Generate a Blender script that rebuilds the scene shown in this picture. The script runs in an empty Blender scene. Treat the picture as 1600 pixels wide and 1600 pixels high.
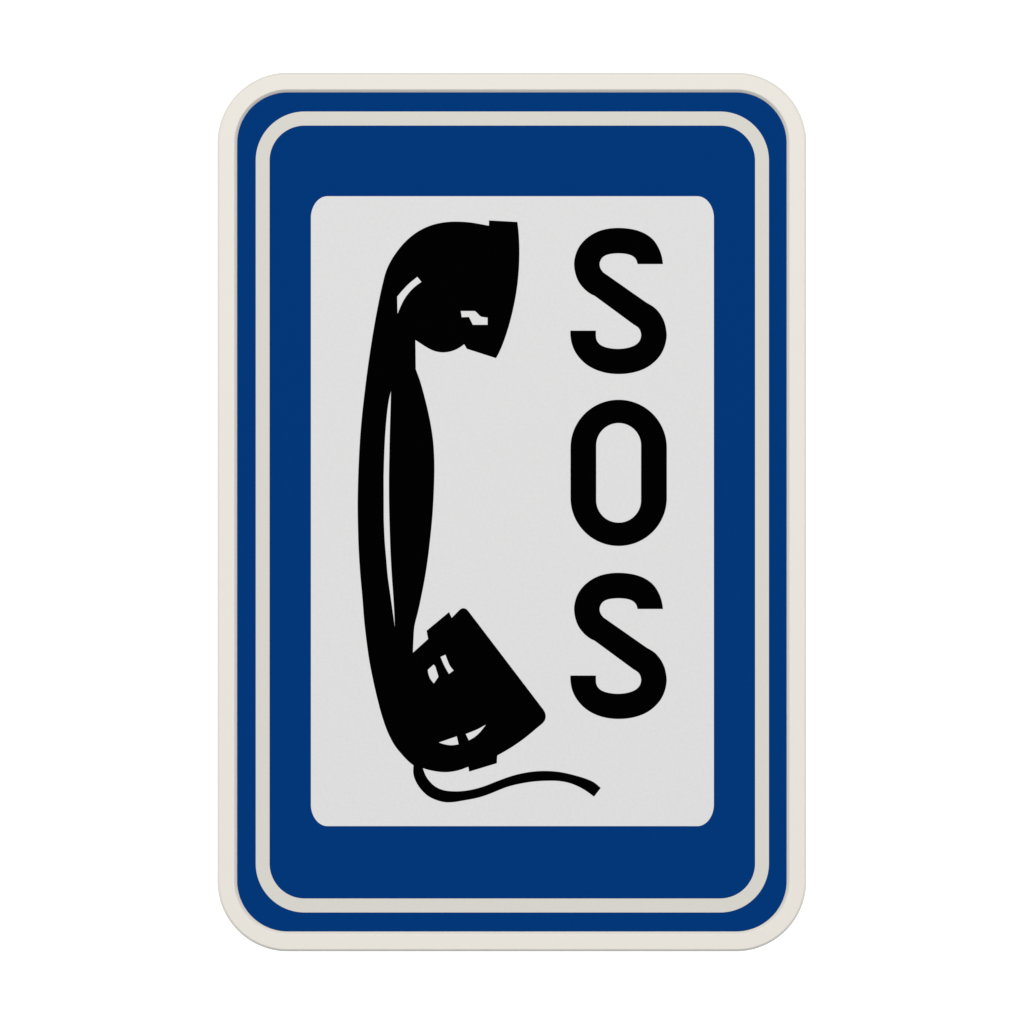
import bpy, math
from mathutils import Vector

S = bpy.context.scene
C = S.collection

# ---------------------------------------------------------------- camera, world, lamps, exposure
PX = 0.6 / 920.0                 # one photo pixel on the sign face, in metres (the sign is 60 cm wide)
DIST = 6.0
cam = bpy.data.cameras.new("camera")
cam.sensor_width = 36.0
cam.lens = 36.0 * DIST / (1600 * PX)
cam.clip_end = 200
co = bpy.data.objects.new("camera", cam)
co.location = (0, -DIST, 0)
co.rotation_euler = (math.radians(90), 0, 0)
C.objects.link(co)
S.camera = co
S.render.resolution_x = S.render.resolution_y = 1024

w = bpy.data.worlds.new("World")
S.world = w
w.use_nodes = True
bg = w.node_tree.nodes["Background"]
bg.inputs[0].default_value = (0.86, 0.95, 1.0, 1)      # cool studio fill
bg.inputs[1].default_value = 0.22

def lamp(name, loc, target, size, energy, col=(1, 1, 1), size_y=None):
    l = bpy.data.lights.new(name, 'AREA')
    l.energy = energy
    l.color = col
    l.size = size
    if size_y:
        l.shape = 'RECTANGLE'; l.size_y = size_y
    o = bpy.data.objects.new(name, l)
    o.location = loc
    o.rotation_euler = (Vector(target) - Vector(loc)).to_track_quat('-Z', 'Y').to_euler()
    C.objects.link(o)
    return o

KEY = 20.0
el, az = math.radians(22), math.radians(2)
lamp("key_lamp", (-KEY * math.sin(az) * math.cos(el), -KEY * math.cos(az) * math.cos(el), KEY * math.sin(el)),
     (0, 0, 0), 1.8, 4400, (1.0, 0.985, 0.955))
for sx in (-1, 1):               # backdrop lamps, standing behind the sign, well out of frame
    lamp("backdrop_lamp", (sx * 5.5, 1.0, 0), (sx * 1.0, 6.0, 0), 1.5, 190, (1, 1, 1), 4.0)

S.view_settings.view_transform = 'Standard'
S.view_settings.look = 'None'
S.view_settings.exposure = 0
S.view_settings.gamma = 1
S.view_settings.use_curve_mapping = False

# ---------------------------------------------------------------- materials
def mat(name, col, rough=0.6, spec=0.1, grain=0.0, scale=900.0, metallic=0.0, bump=0.0, speck=0.0):
    m = bpy.data.materials.new(name)
    m.use_nodes = True
    nt = m.node_tree
    b = nt.nodes["Principled BSDF"]
    b.inputs["Base Color"].default_value = (*col, 1)
    b.inputs["Roughness"].default_value = rough
    b.inputs["Specular IOR Level"].default_value = spec
    b.inputs["Metallic"].default_value = metallic
    tc = nt.nodes.new("ShaderNodeTexCoord")
    if grain:
        n = nt.nodes.new("ShaderNodeTexNoise")
        n.inputs["Scale"].default_value = scale
        n.inputs["Detail"].default_value = 3
        r = nt.nodes.new("ShaderNodeMapRange")
        r.inputs["From Min"].default_value = 0.3; r.inputs["From Max"].default_value = 0.7
        r.inputs["To Min"].default_value = 1 - grain; r.inputs["To Max"].default_value = 1 + grain
        nt.links.new(tc.outputs["Object"], n.inputs["Vector"])
        nt.links.new(n.outputs["Fac"], r.inputs["Value"])
        fac = r.outputs["Result"]
        if speck:                                  # sparse tiny dark flecks in the sheeting
            v = nt.nodes.new("ShaderNodeTexVoronoi")
            v.inputs["Scale"].default_value = 260
            nt.links.new(tc.outputs["Object"], v.inputs["Vector"])
            r2 = nt.nodes.new("ShaderNodeMapRange")
            r2.inputs["From Min"].default_value = 0.08; r2.inputs["From Max"].default_value = 0.2
            r2.inputs["To Min"].default_value = 1 - speck; r2.inputs["To Max"].default_value = 1
            nt.links.new(v.outputs["Distance"], r2.inputs["Value"])
            mu = nt.nodes.new("ShaderNodeMath"); mu.operation = 'MULTIPLY'
            nt.links.new(fac, mu.inputs[0]); nt.links.new(r2.outputs["Result"], mu.inputs[1])
            fac = mu.outputs[0]
        vm = nt.nodes.new("ShaderNodeVectorMath"); vm.operation = 'SCALE'
        vm.inputs[0].default_value = col
        nt.links.new(fac, vm.inputs["Scale"])
        nt.links.new(vm.outputs[0], b.inputs["Base Color"])
        if bump:
            bp = nt.nodes.new("ShaderNodeBump")
            bp.inputs["Strength"].default_value = bump
            bp.inputs["Distance"].default_value = 0.0002
            nt.links.new(n.outputs["Fac"], bp.inputs["Height"])
            nt.links.new(bp.outputs[0], b.inputs["Normal"])
    return m

M_frame = mat("cream_powder_coat", (0.640, 0.610, 0.566), 0.55, 0.25, 0.012, 1400, bump=0.05)
M_blue = mat("blue_sheeting", (0.0009, 0.0312, 0.153), 0.6, 0.0, 0.003, 300)
M_line = mat("warm_white_sheeting", (0.545, 0.530, 0.493), 0.6, 0.1, 0.010, 1500, speck=0.06)
M_panel = mat("white_sheeting", (0.583, 0.583, 0.590), 0.6, 0.1, 0.022, 330)
M_black = mat("black_print", (0.0006, 0.0006, 0.0006), 0.6, 0.0, 0.005, 300)
M_back = mat("bare_aluminium", (0.55, 0.56, 0.58), 0.4, 0.5, 0.04, 60, metallic=0.9)
M_drop = mat("white_backdrop", (0.92, 0.92, 0.92), 0.9, 0.0, 0.004, 3)

# ---------------------------------------------------------------- helpers
def P(x, y):
    """photo pixel on the sign face -> sign plane (x, z) in metres"""
    return ((x - 800) * PX, (800 - y) * PX)

def smooth(pts, ang=38.0, longseg=60.0, step=2.0):
    """closed outline through the points: rounded between corners, straight on long runs"""
    n = len(pts)
    v = [Vector(p) for p in pts]
    corner = []
    for i in range(n):
        a = v[i] - v[i - 1]; b = v[(i + 1) % n] - v[i]
        corner.append(a.length > longseg or b.length > longseg or math.degrees(a.angle(b)) > ang)
    out, fix = [], []
    for i in range(n):
        p1, p2 = v[i], v[(i + 1) % n]
        L = (p2 - p1).length
        if L > longseg or (corner[i] and corner[(i + 1) % n]):
            out.append(tuple(p1)); fix.append(True); continue
        p0 = v[i - 1] if not corner[i] else p1 * 2 - p2
        p3 = v[(i + 2) % n] if not corner[(i + 1) % n] else p2 * 2 - p1
        t0 = 0.0
        t1 = t0 + max((p1 - p0).length, 1e-6) ** .5
        t2 = t1 + max((p2 - p1).length, 1e-6) ** .5
        t3 = t2 + max((p3 - p2).length, 1e-6) ** .5
        k = max(2, int(L / step))
        for j in range(k):
            t = t1 + (t2 - t1) * j / k
            A1 = p0 * ((t1 - t) / (t1 - t0)) + p1 * ((t - t0) / (t1 - t0))
            A2 = p1 * ((t2 - t) / (t2 - t1)) + p2 * ((t - t1) / (t2 - t1))
            A3 = p2 * ((t3 - t) / (t3 - t2)) + p3 * ((t - t2) / (t3 - t2))
            B1 = A1 * ((t2 - t) / (t2 - t0)) + A2 * ((t - t0) / (t2 - t0))
            B2 = A2 * ((t3 - t) / (t3 - t1)) + A3 * ((t - t1) / (t3 - t1))
            out.append(tuple(B1 * ((t2 - t) / (t2 - t1)) + B2 * ((t - t1) / (t2 - t1))))
            fix.append(j == 0 and corner[i])
    q = [Vector(p) for p in out]
    for it in range(16):                       # fair out the small unevenness of hand-placed points
        f = 0.5 if it % 2 == 0 else -0.51
        q = [q[i] if fix[i] else q[i] + f * ((q[i - 1] + q[(i + 1) % len(q)]) / 2 - q[i]) for i in range(len(q))]
    return [tuple(p) for p in q]

def rrect(x0, y0, x1, y1, r, seg=32):
    pts = []
    for cx, cy, a0 in ((x1 - r, y0 + r, -90), (x1 - r, y1 - r, 0), (x0 + r, y1 - r, 90), (x0 + r, y0 + r, 180)):
        for k in range(seg + 1):
            a = math.radians(a0 + 90 * k / seg)
            pts.append((cx + r * math.cos(a), cy + r * math.sin(a)))
    return pts

def slab(name, loops, y_front, thick, m, parent, label=None):
    """solid cut-out of the given outlines; front face at y_front, thickness towards the back"""
    cu = bpy.data.curves.new(name, 'CURVE')
    cu.dimensions = '2D'
    cu.fill_mode = 'BOTH'
    cu.extrude = thick / 2
    for lp in loops:
        sp = cu.splines.new('POLY')
        sp.points.add(len(lp) - 1)
        for q, (x, y) in zip(sp.points, lp):
            X, Z = P(x, y)
            q.co = (X, Z, 0, 1)
        sp.use_cyclic_u = True
    tmp = bpy.data.objects.new(name, cu)
    C.objects.link(tmp)
    dg = bpy.context.evaluated_depsgraph_get()
    me = bpy.data.meshes.new_from_object(tmp.evaluated_get(dg))
    bpy.data.objects.remove(tmp); bpy.data.curves.remove(cu)
    yc = y_front + thick / 2
    for vv in me.vertices:                       # (x, z, d) -> (x, y, z), front towards the camera
        x, z, d = vv.co
        vv.co = (x, yc - d, z)
    me.name = name
    me.materials.clear(); me.materials.append(m)
    for p in me.polygons: p.use_smooth = False
    o = bpy.data.objects.new(name, me)
    C.objects.link(o)
    o.parent = parent
    if label: o['label'] = label
    return o

# ---------------------------------------------------------------- backdrop
me = bpy.data.meshes.new("backdrop")
bv, bf = [], []
prof = [(6.0, 9.0), (6.0, -6.0)] + [(6.0 - 2 + 2 * math.cos(math.radians(a)), -6.0 - 2 * math.sin(math.radians(a)))
        for a in range(10, 91, 10)] + [(-3.0, -8.0)]        # paper sweep: wall, curve, floor
for y, z in prof:
    bv += [(-14, y, z), (14, y, z)]
for i in range(len(prof) - 1):
    bf.append((2 * i, 2 * i + 2, 2 * i + 3, 2 * i + 1))
me.from_pydata(bv, [], bf)
for p in me.polygons: p.use_smooth = True
me.materials.append(M_drop)
bd = bpy.data.objects.new("backdrop", me)
bd['kind'] = 'structure'
C.objects.link(bd)

# ---------------------------------------------------------------- the sign
sign = bpy.data.objects.new("road_sign", None)
sign['label'] = "blue upright SOS telephone road sign with black handset and cream raised rim"
sign['category'] = "road sign"
C.objects.link(sign)

# raised rim: one profile swept round the rounded rectangle.  (inset, height) in photo pixels
OUT = (339.6, 113.4, 1260.0, 1486.6)
R0 = 110.0
prof = [(6.0, 27.0), (1.5, 26.5), (0.0, 25.0), (0.0, 12.0), (0.0, 0.8), (0.0, 0.3), (0.1, 0.0), (0.3, -0.3), (2.9, -3.65), (3.3, -4.1), (3.8, -4.4),
        (4.3, -4.5), (4.9, -4.5), (25.6, -4.5), (26.1, -4.5), (26.4, -4.42), (26.8, -4.2), (27.2, -3.85), (30.6, -0.3), (31.0, 0.2), (31.2, 1.0), (31.3, 4.0), (31.3, 20.0)]
verts, faces = [], []
for ins, h in prof:
    lp = rrect(OUT[0] + ins, OUT[1] + ins, OUT[2] - ins, OUT[3] - ins, R0 - ins, 40)
    for x, y in lp:
        X, Z = P(x, y)
        verts.append((X, h * PX, Z))
N = len(lp)
for i in range(len(prof) - 1):
    for j in range(N):
        k = (j + 1) % N
        faces.append((i * N + j, i * N + k, (i + 1) * N + k, (i + 1) * N + j))
me = bpy.data.meshes.new("rim")
me.from_pydata(verts, [], faces)
me.validate()
for p in me.polygons: p.use_smooth = True
me.materials.append(M_frame)
rim = bpy.data.objects.new("rim", me)
C.objects.link(rim); rim.parent = sign

slab("back_plate", [rrect(OUT[0] + 7, OUT[1] + 7, OUT[2] - 7, OUT[3] - 7, R0 - 7)], 0.0150, 0.0020, M_back, sign)
slab("blue_face", [rrect(370.6, 144.6, 1229.2, 1455.2, 79)], 0.0, 0.0020, M_blue, sign)
slab("border_line", [rrect(399.6, 174.3, 1201.4, 1425.7, 76.5), rrect(421.2, 196.2, 1179.8, 1403.9, 54.8)],
     -0.00020, 0.00015, M_line, sign)

x0, y0, x1, y1 = 485.8, 306.6, 1115.4, 1290.8
RX, RY = 26.0, 34.0                       # slightly oval corners
pl = []
for cx, cy, a0 in ((x1 - RX, y0 + RY, -90), (x1 - RX, y1 - RY, 0), (x0 + RX, y1 - RY, 90), (x0 + RX, y0 + RY, 180)):
    for k in range(25):
        a = math.radians(a0 + 90 * k / 24)
        pl.append((cx + RX * math.cos(a), cy + RY * math.sin(a)))
panel = slab("white_panel", [pl], -0.00020, 0.00015, M_panel, sign)

handset = [(764.1,344.4),(808.5,346.8),(810.2,361.3),(811.5,385.6),(811.1,413.8),(808.1,447.5),(802.5,479.4),(795,509.4),(785.6,537.5),
 (779,552.5),(775,559.6),(729.4,545),(725.3,537.9),(716.3,544.1),(705,548.8),(691.9,550.6),(678.8,548.4),(667.5,543.1),(660,538.4),
 (649.1,531.3),(649.7,576.9),(656.6,596),(663.6,621),(669.4,645),(674.1,669.4),(676.9,690),(678.4,712.5),(678.8,731),(678.4,753.8),
 (676.9,787.5),(675.2,811.9),(672.2,841.9),(668.4,873.8),(664.4,900),(659.3,927),(653.6,954),(647.6,978.8),(646,1001.3),(645.2,1019.8),
 (668.9,998.3),(666.5,985.5),(701.6,956.3),(705.8,965.3),(716.6,954.5),(720,951.3),(724.5,950.2),(729,951.8),(732.4,955.6),
 (849.4,1109.3),(852.1,1114.9),(852.5,1121.6),(850.1,1127.3),(837,1139),(819,1153.8),(798.8,1167.8),(776.9,1180.6),(776.3,1192.5),
 (733.1,1205.6),(731.7,1198.1),(715.5,1203.8),(697.5,1206.4),(681.8,1205.3),(668,1202.4),(657,1199.0),(646.5,1195.8),
 (638,1189.3),(627.8,1178.6),(616.5,1164.4),(606.4,1145.3),(597.4,1120.5),(589.5,1091.3),(582.8,1062),(577.1,1032.8),(572.6,1001.3),
 (568.8,967.5),(566.2,933.8),(563.1,900),(560.6,862.5),(559.3,825),(558.8,787.5),(559.5,750),(561,712.5),(562.9,680.6),(565.5,650.6),
 (568.6,622.5),(572.8,588.1),(577.5,554.4),(583.1,518.8),(588.8,486.9),(594.4,458.8),(598.3,441.9),(602.8,425),(609.4,410),
 (618.8,395),(631.9,379.1),(646.9,365.9),(663.8,356),(680.6,350),(699.4,346.8),(716.3,346.3),(735,347.6),(763.8,352.6)]
glint = [(720,485.9),(741.2,485.9),(743,486.6),(750.2,493.8),(752.6,495),(761.8,496.3),(761.8,507.5),(738.8,507.5),(732.8,495.3),(721.5,495.7)]
holes = [
 [(652.1,432.5),(658.5,440.4),(648.8,447.5),(639.4,456.9),(631.9,467.2),(626.6,477.5),(621.2,490.3),(620.6,463.4),(629,453.5),(639.4,442.8)],
 [(610.8,611.3),(607.9,624),(604.7,646.9),(601.9,680.6),(600.4,712.5),(599.5,745),(599.7,811.9),(601.1,843.8),(603.4,871.9),
  (605.9,900),(609.3,924.8),(612.5,947.3),(614.7,963),(616.9,979.5),(616,958.5),(614.3,929.3),(612.2,900),(610.1,862.5),(608.8,825),
  (607.9,787.5),(607.7,750),(608.3,712.5),(609.1,675),(610.2,637.5)],
 [(695.9,1022.8),(699.3,1031.8),(701.9,1038.1),(705.3,1043.4),(708.8,1047.5),(701.5,1053),(697,1045.3),(693.6,1038.9),(691,1032.9),(688.4,1026.3)],
 [(677.5,1038.2),(679.8,1040.6),(682,1047.5),(683.9,1053.1),(685,1057.6),(677.9,1067.8),(674.1,1063.3),(671.1,1058),(669.4,1052.8),(668.4,1046.6)],
 [(685.6,1160.1),(713.7,1150.4),(716.5,1163.0),(705,1164.4),(694.4,1162.9)],
 [(727.7,1146.8),(745.4,1139.6),(759.4,1132.1),(749.6,1144.4),(741.1,1151.9),(732.6,1156.8)],
]
slab("handset_symbol", [smooth(handset, longseg=44)] + [glint] + [smooth(h, 30, step=1.5) for h in holes], -0.00040, 0.00015, M_black, panel)

cord = [(645.9,1194.5),(645.9,1209.3),(649.7,1220.9),(657.2,1232.6),(668.9,1243.7),(683.7,1250.7),(696.5,1253.5),(709.2,1253.2),(722,1251.1),
 (739,1248.1),(751.7,1245),(764.5,1240.6),(777.2,1235.4),(794.2,1229),(811.2,1224.8),(832.5,1221.3),(853.7,1219.9),(872.9,1220.3),
 (889.9,1223.5),(904.7,1229.4),(917.5,1236.9),(928.1,1244.7),(938.7,1231.1),(928.1,1222.4),(915.4,1216.7),(896.2,1210.9),(875,1206.3),
 (853.7,1204.6),(832.5,1205.6),(811.2,1209.3),(794.2,1214.1),(775.1,1221.2),(756,1228.6),(739,1233.4),(724.1,1235.8),(709.2,1236.4),
 (692.2,1234.3),(679.5,1228.4),(668.9,1217.8),(663.6,1208.2),(660.6,1199.3),(659,1194)]
slab("cord_symbol", [smooth(cord)], -0.00036, 0.00012, M_black, panel)

S_ = [(1036,412.6),(1033.9,400.1),(1029,387.1),(1020.9,374.9),(1009.5,366),(996.5,360.3),(981.9,357.2),(966.4,356.1),(951,357.2),(936.4,360.8),
 (923.4,367.3),(912,376.6),(903.1,388.7),(898.2,402.6),(897,413.1),(898.7,426.1),(903.5,439.1),(912,450.5),(921.8,458.6),(929.1,462.2),
 (990,507.0),(996.5,511.2),(1000.1,516.3),(1001.7,523.6),(1000.1,530.9),(994.9,537.4),(985.9,542),(975.4,544.4),(965.6,545.1),(954.2,544.2),
 (943.4,541.5),(936.4,537.3),(932.3,531.4),(931.2,525.2),(931.2,516.6),(891.2,516.6),(891.2,523.6),(893.3,536.6),(898.2,548.8),(906.3,560.2),
 (916.9,569.9),(929.9,577.2),(944.5,582.0),(957.5,584.0),(967.2,584.4),(980.2,583.6),(994.9,580.6),(1009.5,574.8),(1022.5,565.5),
 (1032.6,553.7),(1038.7,540.7),(1041.6,526.9),(1041.4,518.7),(1038.4,504.1),(1031.9,491.1),(1022.5,480.5),(1009.5,472.4),
 (942.9,425.8),(938.8,420.4),(936.9,413.1),(938.8,405.8),(943.7,400.4),(951,397.4),(966.4,395.8),(980.2,397.1),(988.4,400.1),(993.6,405),(996.2,412.6)]
def letter(loops, dy=0):
    return slab("letter", [[(x, y + dy) for x, y in l] for l in loops], -0.00040, 0.00015, M_black, panel)
letter([smooth(S_)])['label'] = "black upper letter S"
letter([rrect(891.4, 624.6, 1041.9, 853.0, 75.2, 40), rrect(931.6, 661.0, 1001.6, 816.6, 34.99, 30)])['label'] = "black letter O"
letter([smooth(S_)], 538.9)['label'] = "black lower letter S"
